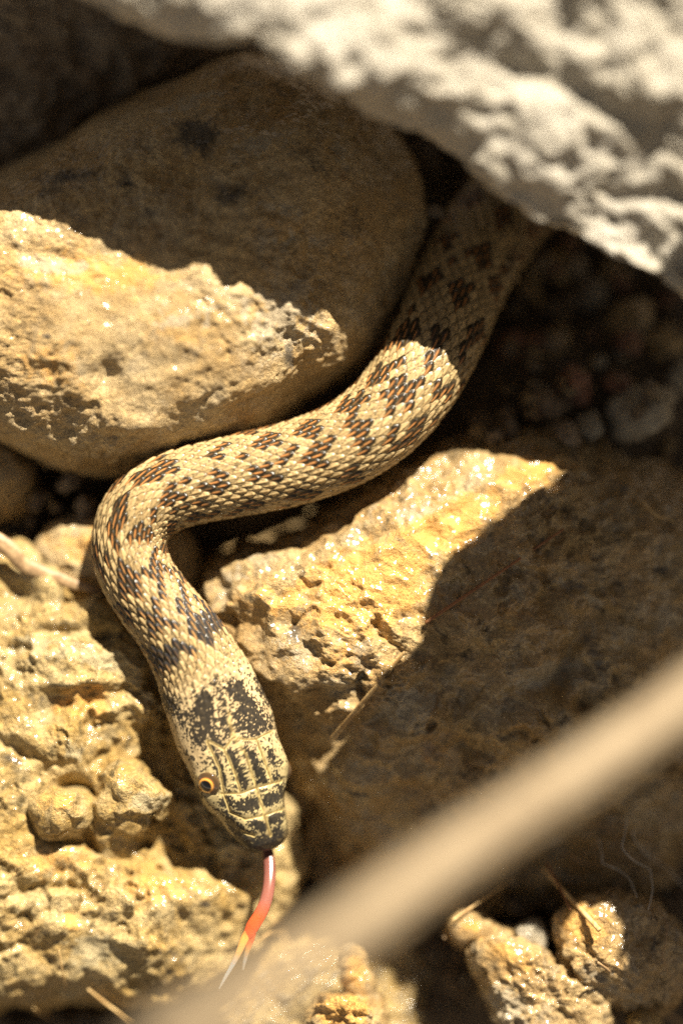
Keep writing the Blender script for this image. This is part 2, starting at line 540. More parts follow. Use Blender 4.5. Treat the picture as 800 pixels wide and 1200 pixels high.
# --- left rock under the shade edge
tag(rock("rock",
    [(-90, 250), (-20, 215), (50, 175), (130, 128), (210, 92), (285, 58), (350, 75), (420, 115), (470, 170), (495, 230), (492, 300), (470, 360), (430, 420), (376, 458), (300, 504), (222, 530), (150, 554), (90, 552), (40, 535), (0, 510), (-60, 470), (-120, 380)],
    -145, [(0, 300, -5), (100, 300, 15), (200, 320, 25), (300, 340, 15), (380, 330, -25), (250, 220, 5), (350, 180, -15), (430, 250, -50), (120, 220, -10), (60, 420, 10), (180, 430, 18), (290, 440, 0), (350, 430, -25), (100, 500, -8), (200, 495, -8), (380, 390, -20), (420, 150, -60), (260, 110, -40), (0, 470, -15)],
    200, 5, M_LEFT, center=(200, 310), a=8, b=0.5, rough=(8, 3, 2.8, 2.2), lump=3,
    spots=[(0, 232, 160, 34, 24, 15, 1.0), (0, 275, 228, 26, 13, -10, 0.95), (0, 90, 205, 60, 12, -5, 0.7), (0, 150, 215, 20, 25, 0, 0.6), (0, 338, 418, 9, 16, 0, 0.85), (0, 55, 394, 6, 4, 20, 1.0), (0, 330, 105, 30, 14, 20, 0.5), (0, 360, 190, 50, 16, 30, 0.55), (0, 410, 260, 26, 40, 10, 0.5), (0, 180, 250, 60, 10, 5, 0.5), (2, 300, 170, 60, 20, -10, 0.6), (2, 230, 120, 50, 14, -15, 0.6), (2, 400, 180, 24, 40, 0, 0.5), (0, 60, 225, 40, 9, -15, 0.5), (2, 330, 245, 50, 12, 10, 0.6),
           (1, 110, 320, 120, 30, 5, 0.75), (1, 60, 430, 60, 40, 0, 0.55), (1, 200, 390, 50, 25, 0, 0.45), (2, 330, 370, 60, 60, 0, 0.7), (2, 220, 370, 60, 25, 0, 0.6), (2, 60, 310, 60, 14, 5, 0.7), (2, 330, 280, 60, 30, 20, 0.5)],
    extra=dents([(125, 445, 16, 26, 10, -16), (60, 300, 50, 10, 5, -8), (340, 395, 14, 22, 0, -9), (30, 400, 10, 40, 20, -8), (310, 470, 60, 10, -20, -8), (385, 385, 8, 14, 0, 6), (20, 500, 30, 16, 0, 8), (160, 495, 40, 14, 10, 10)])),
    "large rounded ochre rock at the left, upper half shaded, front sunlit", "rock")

# --- dark rock behind it, top left
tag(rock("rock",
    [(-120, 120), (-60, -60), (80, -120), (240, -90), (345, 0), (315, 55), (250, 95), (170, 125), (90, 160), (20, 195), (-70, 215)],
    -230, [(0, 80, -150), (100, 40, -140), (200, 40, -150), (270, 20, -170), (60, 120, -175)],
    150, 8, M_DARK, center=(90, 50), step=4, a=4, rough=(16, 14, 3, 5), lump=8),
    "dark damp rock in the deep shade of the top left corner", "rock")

# --- right rock with sunlit plateau and dark front
RIDGE = dents([(310, 780, 50, 14, 30, 8), (345, 735, 16, 16, 0, -18), (350, 700, 14, 10, 0, -10), (470, 790, 26, 12, -20, 20), (500, 830, 30, 20, 0, 14), (470, 855, 28, 12, -15, 16), (415, 812, 20, 12, 0, -14), (545, 740, 30, 30, 0, 10),
               (300, 700, 40, 12, -25, 9), (640, 800, 60, 14, -25, -16), (670, 770, 10, 50, 20, -18), (660, 690, 60, 10, -30, -10), (690, 840, 14, 50, -20, -16), (600, 850, 50, 20, -10, 14), (420, 900, 50, 30, -20, 14), (480, 905, 16, 8, 0, 12), (560, 625, 20, 8, -20, -7), (430, 640, 50, 8, -30, -8), (490, 620, 60, 6, -35, 5), (620, 560, 30, 14, -20, 7)])
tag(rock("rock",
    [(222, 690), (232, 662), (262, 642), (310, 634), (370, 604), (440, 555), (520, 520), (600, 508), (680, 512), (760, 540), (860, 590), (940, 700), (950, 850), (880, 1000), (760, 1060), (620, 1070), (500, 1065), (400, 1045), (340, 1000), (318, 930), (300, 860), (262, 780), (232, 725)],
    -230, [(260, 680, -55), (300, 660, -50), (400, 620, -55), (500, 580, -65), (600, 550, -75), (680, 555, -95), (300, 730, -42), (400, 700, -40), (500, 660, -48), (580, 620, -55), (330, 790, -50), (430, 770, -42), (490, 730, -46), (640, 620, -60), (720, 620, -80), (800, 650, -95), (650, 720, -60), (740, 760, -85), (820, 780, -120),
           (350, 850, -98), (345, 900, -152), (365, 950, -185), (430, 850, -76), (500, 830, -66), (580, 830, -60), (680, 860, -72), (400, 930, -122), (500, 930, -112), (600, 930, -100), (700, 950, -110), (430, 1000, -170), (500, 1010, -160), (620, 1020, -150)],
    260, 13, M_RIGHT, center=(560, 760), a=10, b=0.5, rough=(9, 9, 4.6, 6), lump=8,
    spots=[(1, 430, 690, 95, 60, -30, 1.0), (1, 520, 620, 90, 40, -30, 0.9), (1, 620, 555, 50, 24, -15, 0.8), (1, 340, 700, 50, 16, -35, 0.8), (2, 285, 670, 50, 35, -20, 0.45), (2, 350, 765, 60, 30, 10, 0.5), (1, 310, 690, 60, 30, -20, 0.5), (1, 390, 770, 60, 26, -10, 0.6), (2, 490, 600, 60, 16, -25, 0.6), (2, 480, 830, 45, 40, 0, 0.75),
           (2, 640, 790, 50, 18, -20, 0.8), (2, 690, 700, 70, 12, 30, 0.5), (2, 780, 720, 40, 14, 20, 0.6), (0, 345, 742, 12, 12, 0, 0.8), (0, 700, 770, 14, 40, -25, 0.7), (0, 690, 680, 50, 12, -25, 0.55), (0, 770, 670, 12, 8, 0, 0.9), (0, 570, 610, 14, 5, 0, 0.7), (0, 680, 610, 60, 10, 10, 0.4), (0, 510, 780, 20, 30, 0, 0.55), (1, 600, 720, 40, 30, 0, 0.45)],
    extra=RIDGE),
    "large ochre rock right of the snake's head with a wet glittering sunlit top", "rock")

# --- lower left crusted rock under the head
LOWD = dents([(60, 690, 50, 10, 25, 14), (20, 690, 20, 24, 0, -26), (85, 700, 12, 20, 0, -28), (75, 737, 34, 7, -8, -20), (120, 742, 14, 7, 0, -18), (130, 715, 30, 24, 20, 10), (95, 800, 50, 8, -5, 12), (105, 820, 26, 18, 0, -12), (60, 830, 16, 22, 20, -14), (40, 770, 50, 12, 0, 10),
              (70, 870, 40, 20, 0, 14), (120, 860, 18, 14, 0, -12), (185, 880, 26, 40, 10, -30), (190, 990, 60, 30, 0, -26), (95, 925, 34, 12, 10, -26), (100, 985, 50, 14, 20, -22), (20, 960, 20, 50, 0, 10), (90, 1000, 40, 14, 10, 9),
              (60, 1040, 70, 8, -10, -9), (130, 1045, 20, 10, 0, 9), (70, 1085, 20, 14, 0, 12), (100, 1075, 24, 8, 10, -9), (170, 1060, 60, 20, 0, 10), (160, 1100, 30, 20, 0, 10), (40, 1120, 24, 20, 0, -12), (240, 1050, 40, 20, 0, 10), (270, 985, 20, 18, 30, 22), (230, 1100, 30, 30, 0, -10), (20, 880, 26, 10, 30, -16), (150, 1010, 26, 14, -30, 8)])
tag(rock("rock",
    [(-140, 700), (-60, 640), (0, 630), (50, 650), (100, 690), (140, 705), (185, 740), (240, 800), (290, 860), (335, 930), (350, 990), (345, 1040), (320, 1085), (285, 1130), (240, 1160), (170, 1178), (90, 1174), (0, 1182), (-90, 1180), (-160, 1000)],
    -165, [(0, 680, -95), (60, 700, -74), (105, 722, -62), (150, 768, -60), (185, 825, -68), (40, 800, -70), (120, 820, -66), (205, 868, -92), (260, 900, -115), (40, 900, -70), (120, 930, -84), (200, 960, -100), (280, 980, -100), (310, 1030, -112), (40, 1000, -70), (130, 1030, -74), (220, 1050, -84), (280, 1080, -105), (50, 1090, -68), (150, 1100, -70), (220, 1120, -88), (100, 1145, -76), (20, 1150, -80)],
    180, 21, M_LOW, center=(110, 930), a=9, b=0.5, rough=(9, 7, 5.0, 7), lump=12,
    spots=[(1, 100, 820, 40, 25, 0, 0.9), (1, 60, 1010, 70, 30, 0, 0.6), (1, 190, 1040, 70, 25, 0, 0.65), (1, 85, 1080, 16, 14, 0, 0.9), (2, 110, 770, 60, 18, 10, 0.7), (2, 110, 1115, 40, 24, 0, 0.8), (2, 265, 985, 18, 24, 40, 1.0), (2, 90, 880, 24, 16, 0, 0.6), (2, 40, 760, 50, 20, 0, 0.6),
           (0, 45, 820, 20, 14, 30, 0.55), (0, 65, 1020, 30, 6, -10, 0.5), (0, 15, 890, 20, 8, 30, 0.75), (0, 210, 1125, 40, 26, 0, 0.55), (0, 130, 745, 26, 6, 0, 0.8), (0, 180, 1150, 60, 12, 0, 0.6), (0, 240, 1060, 8, 6, 0, 0.8)],  # black spots laid over dents paint crevice shade into the colour
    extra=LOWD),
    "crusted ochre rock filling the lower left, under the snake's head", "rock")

# knobs standing on the lower left rock
tag(rock("stone", [(34, 938), (46, 924), (72, 922), (96, 928), (108, 944), (104, 966), (88, 982), (62, 982), (40, 968)], -95,
    [(55, 940, -38), (85, 945, -32), (70, 960, -42), (95, 960, -46), (50, 965, -54)], 40, 31, M_LOW, step=1.5, a=4, rough=(12, 9, 4, 6), lump=11,
    spots=[(1, 70, 940, 30, 14, 0, 0.7), (0, 90, 975, 16, 8, 0, 0.4)]),
    "rounded ochre stone knob, left of the two on the lower left rock", "stone")
tag(rock("stone", [(122, 912), (136, 894), (158, 890), (172, 902), (184, 914), (204, 926), (205, 944), (192, 962), (182, 950), (170, 975), (160, 1000), (138, 1006), (112, 996), (108, 960), (114, 935)], -105,
    [(140, 905, -36), (165, 912, -30), (195, 932, -34), (140, 940, -42), (160, 950, -48), (135, 985, -74), (150, 990, -80)], 40, 37, M_LOW, step=1.5, a=4, rough=(12, 10, 4.5, 7), lump=13,
    spots=[(2, 175, 940, 30, 14, 0, 0.8), (0, 140, 960, 20, 30, 0, 0.35)]),
    "jagged pale stone knob in the sun beside the shadow of the snake's head", "stone")

# sunlit rock in the left gap, and a brown one at the left edge
tag(rock("rock", [(40, 650), (60, 618), (95, 606), (150, 600), (220, 625), (230, 680), (180, 720), (110, 712), (60, 690)], -150,
    [(80, 640, -100), (130, 650, -95), (180, 670, -110), (100, 690, -105)], 80, 41, M_LEFT, step=2.6, a=4, rough=(6, 4, 1.6, 2),
    spots=[(1, 100, 640, 60, 30, 0, 0.6)]),
    "small yellow rock half hidden behind the snake's bend", "rock")
tag(rock("rock", [(-60, 560), (-40, 520), (0, 512), (28, 528), (44, 560), (38, 590), (15, 608), (-30, 615)], -190,
    [(0, 545, -130), (20, 570, -140), (-30, 570, -130)], 80, 43, M_OCHREP, step=2.6, a=3, rough=(8, 5, 2, 3)),
    "brown shaded rock at the left edge, under the large rounded rock", "rock")

# lower right stones
CR = dents([(660, 1140, 60, 3.5, 37, -16), (700, 1075, 26, 3, 60, -5), (640, 1085, 8, 26, 0, -4)])
tag(rock("stone", [(552, 1096), (572, 1085), (604, 1090), (646, 1116), (688, 1150), (716, 1172), (720, 1215), (700, 1250), (630, 1245), (585, 1205), (560, 1160), (548, 1120)], -145,
    [(570, 1105, -75), (610, 1130, -65), (650, 1165, -65), (690, 1200, -75), (570, 1150, -88), (590, 1170, -78), (640, 1215, -70)], 90, 47, M_RIGHT, step=1.7, a=7, b=0.42, rough=(7, 6, 4, 4), lump=6,
    spots=[(1, 600, 1120, 40, 20, 30, 0.7), (2, 590, 1180, 40, 30, 30, 0.8)]),
    "long sunlit ochre stone at the bottom, in front of the cracked block", "stone")
tag(rock("stone", [(643, 1080), (660, 1060), (690, 1050), (730, 1048), (770, 1060), (800, 1100), (806, 1150), (780, 1185), (735, 1190), (700, 1180), (672, 1160), (652, 1125)], -140,
    [(665, 1085, -65), (700, 1080, -50), (750, 1085, -60), (680, 1130, -55), (730, 1130, -50), (780, 1140, -75), (710, 1165, -75)], 100, 53, M_RIGHT, step=1.7, a=9, b=0.4, rough=(6, 5, 4, 4), lump=4,
    spots=[(1, 680, 1085, 40, 30, 0, 0.8), (0, 672, 1103, 7, 9, 0, 0.6), (2, 700, 1150, 40, 26, 0, 0.5), (0, 765, 1110, 10, 20, 0, 0.6)]),
    "blocky ochre stone in the lower right, sunlit left face, right side shaded", "stone")
tag(rock("stone", [(530, 1086), (543, 1066), (562, 1070), (578, 1080), (572, 1098), (552, 1104), (536, 1100)], -140, [(555, 1084, -96)], 40, 59, M_RIGHT, step=1.5, a=5, b=0.4, rough=(9, 8, 4, 4), lump=7, spots=[(1, 552, 1084, 14, 10, 0, 0.7)]),
    "small knobbly ochre stone above the long sunlit stone", "stone")
tag(rock("stone", [(598, 1092), (612, 1080), (632, 1076), (642, 1092), (640, 1112), (626, 1122), (608, 1110)], -150, [(620, 1096, -84)], 30, 61, M_GREYP, step=1.6, a=6, b=0.4, rough=(2, 3, 1.2, 1)),
    "flat grey flake of stone wedged between the two bottom stones", "stone")
tag(rock("stone", [(734, 1196), (742, 1186), (756, 1184), (770, 1192), (772, 1214), (745, 1220)], -125, [(752, 1198, -75)], 40, 67, M_LOW, step=1.8, a=3, rough=(4, 3, 2, 2), lump=4),
    "small crumbly stone at the bottom edge, below the blocky ochre stone", "stone")
tag(rock("stone", [(366, 1180), (380, 1166), (400, 1160), (420, 1166), (440, 1180), (445, 1215), (400, 1230), (365, 1215)], -105, [(400, 1185, -45), (420, 1195, -50), (385, 1200, -50)], 50, 71, M_RIGHT, step=1.8, a=6, b=0.4, rough=(14, 12, 5, 6), lump=10, spots=[(1, 400, 1185, 40, 30, 0, 1.0)]),
    "orange stone at the bottom edge beneath the blurred reed", "stone")
tag(rock("stone", [(398, 1120), (410, 1108), (424, 1122), (434, 1146), (440, 1166), (425, 1172), (408, 1150)], -115, [(416, 1135, -98)], 40, 73, M_RIGHT, step=1.8, a=5, b=0.4, rough=(10, 8, 4, 4), lump=6, spots=[(1, 416, 1135, 14, 20, 0, 1.0)]),
    "thin orange wedge of stone against the blurred reed", "stone")
# dark rocks filling the gap at the bottom
tag(rock("rock", [(280, 1130), (330, 1085), (400, 1050), (480, 1060), (540, 1110), (570, 1180), (560, 1290), (400, 1320), (260, 1300), (240, 1200)], -260,
    [(330, 1130, -190), (420, 1110, -200), (500, 1150, -205), (400, 1220, -190)], 120, 79, M_LOW, step=2.6, a=4, rough=(12, 9, 3, 4), lump=6, spots=[(0, 500, 1150, 60, 60, 0, 0.6)]),  # one broad black spot darkens the right part
    "dark brown rock at the bottom, under the blurred reed", "rock")
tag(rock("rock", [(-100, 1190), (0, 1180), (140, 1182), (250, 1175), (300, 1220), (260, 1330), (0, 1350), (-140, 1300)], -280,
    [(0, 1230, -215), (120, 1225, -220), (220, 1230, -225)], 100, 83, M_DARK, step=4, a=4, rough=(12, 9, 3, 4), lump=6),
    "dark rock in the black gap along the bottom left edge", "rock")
tag(rock("rock", [(700, 1010), (730, 960), (790, 930), (880, 960), (920, 1080), (880, 1180), (800, 1140), (760, 1060)], -260,
    [(760, 990, -190), (820, 1010, -170), (850, 1090, -180)], 100, 89, M_DARK, step=3, a=3.5, rough=(12, 9, 3, 4), lump=6),
    "dark wet rock at the right edge, below the blurred reed", "rock")


# ------------------------------------------------------------------ pebbles
def pebble_mesh(name, seed, mat):
    n, m = 22, 14
    th = np.linspace(0, 2 * math.pi, n, endpoint=False)
    rows = []
    for k in range(1, m):
        a_ = math.pi * k / m
        rows.append(np.column_stack([np.cos(th) * math.sin(a_), np.sin(th) * math.sin(a_), np.full(n, math.cos(a_))]))
    p = np.vstack(rows + [[[0, 0, 1]], [[0, 0, -1]]])
    r = 1 + 0.42 * fbm(p * 1.2 + seed * 5.3, 2) + 0.16 * fbm(p * 3 + seed, 2)
    p = p * r[:, None] * np.array([1.0, 0.8, 0.62])
    i = np.arange((m - 1) * n).reshape(m - 1, n)
    A, B = i[:-1].ravel(), np.roll(i, -1, 1)[:-1].ravel()
    Cc, D = np.roll(i, -1, 1)[1:].ravel(), i[1:].ravel()
    t = (m - 1) * n
    f = np.vstack([np.column_stack([A, D, Cc]), np.column_stack([A, Cc, B]),
                   np.column_stack([np.full(n, t), i[0], np.roll(i[0], -1)]), np.column_stack([np.full(n, t + 1), np.roll(i[-1], -1), i[-1]])])
    me = bpy.data.meshes.new(name)
    me.from_pydata([tuple(v) for v in (p * 20 * P)], [], [tuple(int(x) for x in t_) for t_ in f])
    me.polygons.foreach_set("use_smooth", np.ones(len(f), dtype=bool))
    me.materials.append(mat)
    return me


PEB = [pebble_mesh("pebble", k, m) for k, m in enumerate((M_DARK, M_OCHREP, M_GREYP, M_DARK, M_REDP, M_OCHREP, M_DARK))]


TONE = ('dark brown', 'ochre', 'grey', 'blackish', 'reddish', 'tan', 'dull brown')


def pebble(px, py, r, kind, label, group=None, sink=0.35):
    if group:
        label = label.replace('TONE', TONE[kind])
        group = TONE[kind] + ' ' + group
    ob = bpy.data.objects.new("pebble", PEB[kind])
    z = surf(px, py, 2) + r * (0.62 - sink)
    ob.location = Vector(to_world(np.array([[px, py, z]]))[0])
    ob.rotation_euler = (TILT + random.uniform(-.4, .4), random.uniform(-.4, .4), random.uniform(0, 6.28))
    s = r / 20.0
    ob.scale = (s, s, s * random.uniform(.85, 1.15))
    COL.objects.link(ob)
    tag(ob, label, "pebble", group)
    a_ = np.linspace(0, 6.28, 16, endpoint=False)
    for rr in (0.2, 0.5, 0.8):
        hm_add(np.column_stack([px + np.cos(a_) * r * rr, py + np.sin(a_) * r * rr * .8, np.full(16, z + r * 0.5 * (1 - rr * rr))]))
    return ob


SPECIAL = [
    (748, 482, 46, 2, "large rounded grey pebble near the right edge, above the ochre rock"),
    (694, 346, 21, 2, "pale grey upright pebble in the gravel beside the snake's hidden tail end"),
    (738, 372, 30, 1, "ochre pebble in the shaded gravel right of the pale grey upright pebble"),
    (730, 412, 12, 2, "tiny pale pebble above the large rounded grey pebble"),
    (700, 425, 12, 2, "tiny pale pebble left of another one above the large grey pebble"),
    (672, 452, 26, 4, "reddish brown pebble in the shaded gravel left of the large grey pebble"),
    (655, 312, 26, 1, "ochre pebble tucked under the edge of the pale boulder"),
    (650, 402, 24, 1, "brownish grey pebble in the middle of the shaded gravel"),
    (600, 405, 22, 4, "dark red pebble in shade beside the snake's body"),
    (620, 340, 24, 5, "flat brown pebble half under the snake's shaded body"),
    (716, 318, 20, 1, "small ochre pebble nearest the underside of the pale boulder"),
    (640, 476, 30, 0, "largest dark brown stone in the gravel below the reddish pebble"),
    (780, 400, 26, 5, "brown stone at the right edge above the large grey pebble"),
    (800, 440, 22, 2, "grey pebble cut by the right edge of the picture"),
    (690, 500, 18, 2, "small grey pebble at the lower left of the large grey pebble"),
]
for x, y, r, k, lb in SPECIAL:
    pebble(x, y, r, k, lb, None, 0.1)
for _ in range(75):
    x, y = random.uniform(560, 810), random.uniform(270, 530)
    if surf(x, y) > -140: continue
    pebble(x, y, random.choice([8, 10, 12, 15, 18]), random.choice([0, 0, 3, 6, 4, 1]), "small TONE pebble in the shaded gravel under the pale boulder", "pebbles in the shaded gravel")
for _ in range(26):
    x, y = random.uniform(10, 110), random.uniform(560, 650)
    if surf(x, y) > -160: continue
    pebble(x, y, random.choice([8, 12, 16]), random.choice([0, 3, 6]), "TONE pebble in the shaded gap at the left edge", "pebbles in the left gap")
for _ in range(40):
    x, y = random.uniform(560, 790), random.uniform(1020, 1190)
    if surf(x, y) > -200: continue
    pebble(x, y, random.choice([7, 10, 14]), random.choice([0, 3, 6, 1]), "small TONE pebble between the stones at the lower right", "pebbles between the lower right stones")
for _ in range(30):
    x, y = random.uniform(480, 560), random.uniform(110, 260)
    if surf(x, y) > -200: continue
    pebble(x, y, random.choice([10, 14, 18]), random.choice([0, 3, 4]), "TONE pebble in the black hollow behind the large left rock", "pebbles in the black hollow")


# ------------------------------------------------------------------ the snake
def snake_material():
    N = NT("snake_skin")
    col, _ = N.attr()
    v = N.mix(N.ramp(N.noise(4, 3, 0.6), 0.35, 0.7, 0.0, 0.28), col, (0.10, 0.075, 0.04))
    N.l(v, N.b.inputs["Base Color"])
    N.b.inputs["Roughness"].default_value = 0.34
    N.b.inputs["Specular IOR Level"].default_value = 0.36
    N.l(N.bump(N.noise(2.2, 3, 0.6), 0.5, 0.35), N.b.inputs["Normal"])
    return N.m


PATH = np.array([
    # x, y, z, half width, roll
    (690, 120, -265, 50, 22), (645, 185, -240, 51, 22), (598, 240, -208, 52, 22), (560, 292, -168, 52.5, 22), (532, 348, -126, 52, 22), (509, 403, -88, 51.5, 22), (481, 452, -70, 50.5, 22),
    (440, 497, -60, 49, 22), (380, 531, -58, 47.5, 22), (300, 553, -60, 46, 20), (228, 567, -60, 44.5, 16), (180, 586, -58, 43, 10), (155, 618, -55, 41.5, 2), (154, 656, -52, 41, -4), (173, 694, -50, 41.5, -8), (202, 732, -49, 43.5, -10), (228, 772, -48, 47, -12),
    (250, 822, -50, 48, -14), (271, 880, -54, 48, -15), (294, 941, -60, 48, -15), (307, 972, -64, 48, -15), (315, 997, -68, 48, -15)])


def cubic(tk, y, t):
    n = len(tk)
    h = np.diff(tk)
    A = np.zeros((n, n)); r = np.zeros(n)
    A[0, 0] = A[-1, -1] = 1
    for i in range(1, n - 1):
        A[i, i - 1], A[i, i], A[i, i + 1] = h[i - 1], 2 * (h[i - 1] + h[i]), h[i]
        r[i] = 6 * ((y[i + 1] - y[i]) / h[i] - (y[i] - y[i - 1]) / h[i - 1])
    M = np.linalg.solve(A, r)
    k = np.clip(np.searchsorted(tk, t) - 1, 0, n - 2)
    d0, d1, hk = t - tk[k], tk[k + 1] - t, h[k]
    return M[k] * d1 ** 3 / (6 * hk) + M[k + 1] * d0 ** 3 / (6 * hk) + (y[k] / hk - M[k] * hk / 6) * d1 + (y[k + 1] / hk - M[k + 1] * hk / 6) * d0


def build_snake():
    pk = PATH.copy()
    pk[:, 1] *= -1
    tk = np.concatenate([[0], np.cumsum(np.linalg.norm(np.diff(pk[:, :3], axis=0), axis=1))])
    td = np.linspace(0, tk[-1], 6000)
    C = np.column_stack([cubic(tk, pk[:, i], td) for i in range(5)])
    s = np.concatenate([[0], np.cumsum(np.linalg.norm(np.diff(C[:, :3], axis=0), axis=1))])
    L = s[-1]
    def at_s(u): return np.column_stack([np.interp(u, s, C[:, i]) for i in range(5)])
    def s_at(x, y): return s[np.argmin((C[:, 0] - x) ** 2 + (C[:, 1] + y) ** 2)]
    sN = s_at(229, 775)                      # where the neck ends
    HL = L - sN
    us = np.concatenate([np.arange(0, sN, 1.55), np.linspace(sN, L - 22, 205, endpoint=False), L - 22 + 22 * np.sin(np.linspace(0, 1, 26) * math.pi / 2)])
    K = at_s(us)
    ctr = K[:, :3]
    T = np.gradient(ctr, us, axis=0)
    T[-3:] = T[-4]
    T /= np.linalg.norm(T, axis=1, keepdims=True)
    Bv = np.array([0, 0, 1.0]) - T * T[:, 2:3]
    Bv /= np.linalg.norm(Bv, axis=1, keepdims=True)
    S = np.cross(T, Bv)
    ro = np.radians(K[:, 4])[:, None]
    Bs = Bv * np.cos(ro) + S * np.sin(ro)
    Ss = S * np.cos(ro) - Bv * np.sin(ro)
    # widths and heights: body then head
    a = (us - sN) / HL
    half = K[:, 3].copy()
    hk_a = np.array([-0.25, 0.0, 0.12, 0.24, 0.36, 0.46, 0.55, 0.64, 0.73, 0.82, 0.90, 0.95, 0.98, 0.993, 1.0])
    hk_w = np.array([44, 48.5, 54, 57.5, 58, 56, 53.5, 50.5, 45, 38.5, 32, 26, 18, 10, 0.6])
    hk_t = np.array([41, 40, 39, 38, 37, 36, 34, 31, 27, 24, 20, 16.5, 12, 7, 0.4])
    hk_b = np.array([41, 38, 36, 34, 32, 31, 30, 28, 26, 23, 19, 16, 11, 7, 0.4])
    bl = sstep(-0.25, -0.02, a)
    wd = half * (1 - bl) + np.interp(a, hk_a, hk_w) * bl
    ht = half * 0.97 * (1 - bl) + np.interp(a, hk_a, hk_t) * bl
    hb = half * 0.90 * (1 - bl) + np.interp(a, hk_a, hk_b) * bl
    NU = 250
    # denser on the back than on the belly
    fi = np.linspace(-1, 1, NU, endpoint=False)
    phi = math.pi * (0.86 * fi + 0.14 * fi ** 3)
    sinp, cosp = np.sin(phi), np.cos(phi)
    hw = np.clip(sstep(-0.05, 0.35, a), 0, 1)[:, None]
    ex = 1.0 - 0.28 * hw                      # squarer section in the head
    sx = np.sign(sinp)[None] * np.abs(sinp)[None] ** ex
    cz = np.sign(cosp)[None] * np.abs(cosp)[None] ** (1.0 - 0.12 * hw)
    vert = np.where(cosp[None] > 0, ht[:, None], hb[:, None])
    V = ctr[:, None, :] + (wd[:, None] * sx)[..., None] * Ss[:, None, :] + (vert * cz)[..., None] * Bs[:, None, :]
    # brow ridges and cheeks
    rad = (sx[..., None] * Ss[:, None, :] + cz[..., None] * Bs[:, None, :])
    rad /= np.linalg.norm(rad, axis=2, keepdims=True)
    aa = a[:, None]
    aph = np.abs(np.degrees(phi))[None]
    sgn = np.sign(phi)[None]
    bulge = 5.5 * np.exp(-(((aa - 0.60) / 0.10) ** 2 + ((aph - 62) / 16.0) ** 2))          # brow over the eye
    bulge += 4 * np.exp(-(((aa - 0.66) / 0.075) ** 2 + ((aph - 82) / 20.0) ** 2))
    bulge -= 4.5 * np.exp(-(((aa - 0.82) / 0.08) ** 2 + ((aph - 66) / 22.0) ** 2))         # hollow before the eye
    bulge -= 2.2 * np.exp(-(((aa - 0.66) / 0.10) ** 2 + (aph / 20.0) ** 2))
    bulge += 3 * np.exp(-(((aa - 0.36) / 0.14) ** 2 + ((aph - 80) / 26.0) ** 2))
    V = V + rad * bulge[..., None]
    # ---------------- scales
    NC = 50
    cu = np.degrees(phi)[None] / 360 * NC + 0 * us[:, None]
    cv = (us[:, None] / 9.0) + 0 * cu
    A_, B_ = (cu + cv) / 2, (cv - cu) / 2
    ra, rb = np.round(A_), np.round(B_)
    i0, j0 = ra - rb, ra + rb
    ci, cj = i0.copy(), np.full(i0.shape, -1e9)
    for oi, oj in ((0, 0), (1, 1), (-1, 1), (1, -1), (-1, -1), (0, 2), (0, -2)):
        i_, j_ = i0 + oi, j0 + oj
        rr = ((cu - i_) / 0.97) ** 2 + ((cv - j_ + 0.12) / 1.38) ** 2
        take = (rr < 1) & (j_ > cj)          # the scale nearer the head lies on top
        ci = np.where(take, i_, ci); cj = np.where(take, j_, cj)
    cj = np.where(cj < -1e8, j0, cj)
    du, dv = cu - ci, cv - cj
    e = 1 - np.sqrt((du / 0.97) ** 2 + ((dv + 0.12) / 1.38) ** 2)
    t = np.clip((1.25 - dv) / 2.6, 0, 1)
    hs = (np.sin(ci * 12.9898 + cj * 78.233) * 43758.5453) % 1.0
    hs2 = (np.sin(ci * 39.346 + cj * 11.135) * 24634.6345) % 1.0
    belly = sstep(118, 132, aph + 0 * cu)
    amp = (1 - belly) * (1 - sstep(0.06, 0.30, aa))
    relief = (0.6 + 2.6 * t + 0.5 * (hs2 - .5)) * (0.55 + 0.45 * sstep(0.0, 0.30, e)) + 1.3 * np.exp(-(du / 0.16) ** 2) * sstep(0.0, 0.35, e)
    d = amp * relief
    bv = (us[:, None] / 17.0) % 1.0
    d = d + belly * (1 - sstep(0.0, 0.4, aa)) * 1.6 * (1 - bv) * np.ones_like(cu)
    flat = V.reshape(-1, 3)
    # ---------------- colours
    su = us[:, None] + 0 * cu
    sc = cj * 9.0                              # station of the scale's own centre
    pc = ci / NC * 360.0
    PER = 61.0
    s0 = s_at(368, 530)
    def blotch(row_deg, half_phase, length, width, jit):
        k = np.round((sc - s0) / PER - half_phase)
        j = (np.sin(k * 91.7 + row_deg * 3.3) * 4375.85) % 1.0
        j2 = (np.sin(k * 37.1 + row_deg * 7.9) * 2914.21) % 1.0
        ds = sc - (s0 + (k + half_phase) * PER + (j - .5) * jit)
        dp = pc - row_deg - (j2 - .5) * 6
        return (ds / (length * (0.8 + 0.4 * j2))) ** 2 + (dp / width) ** 2 + (hs - 0.5) * 1.35
    f = np.minimum(blotch(23, 0.0, 18, 17, 8), blotch(-23, 0.07, 18, 17, 8))
    f = np.minimum(f, blotch(72, 0.5, 17, 15, 8))
    f = np.minimum(f, blotch(-72, 0.5, 17, 15, 8))
    dark = (f < 1.0) | ((hs2 > 0.90 - 0.10 * sstep(-1.1, -0.2, (sc - sN) / HL)) & (np.abs(pc) < 100))
    # the dark collar at the nape
    ca = (sc - sN) / HL
    collar = ((ca + 0.06 + 0.0008 * np.abs(pc)) / 0.055) ** 2 + (hs - .5) * 0.9 < 1.0
    collar &= (np.abs(pc) > 8) & (np.abs(pc) < 75)
    clear = (ca > 0.0) | ((ca > -0.135) & (ca < -0.115))
    dark = np.where(clear, False, dark) | collar
    # joined neck marks further back
    neck = sstep(-0.75, -0.1, (us[:, None] - sN) / HL) + 0 * cu
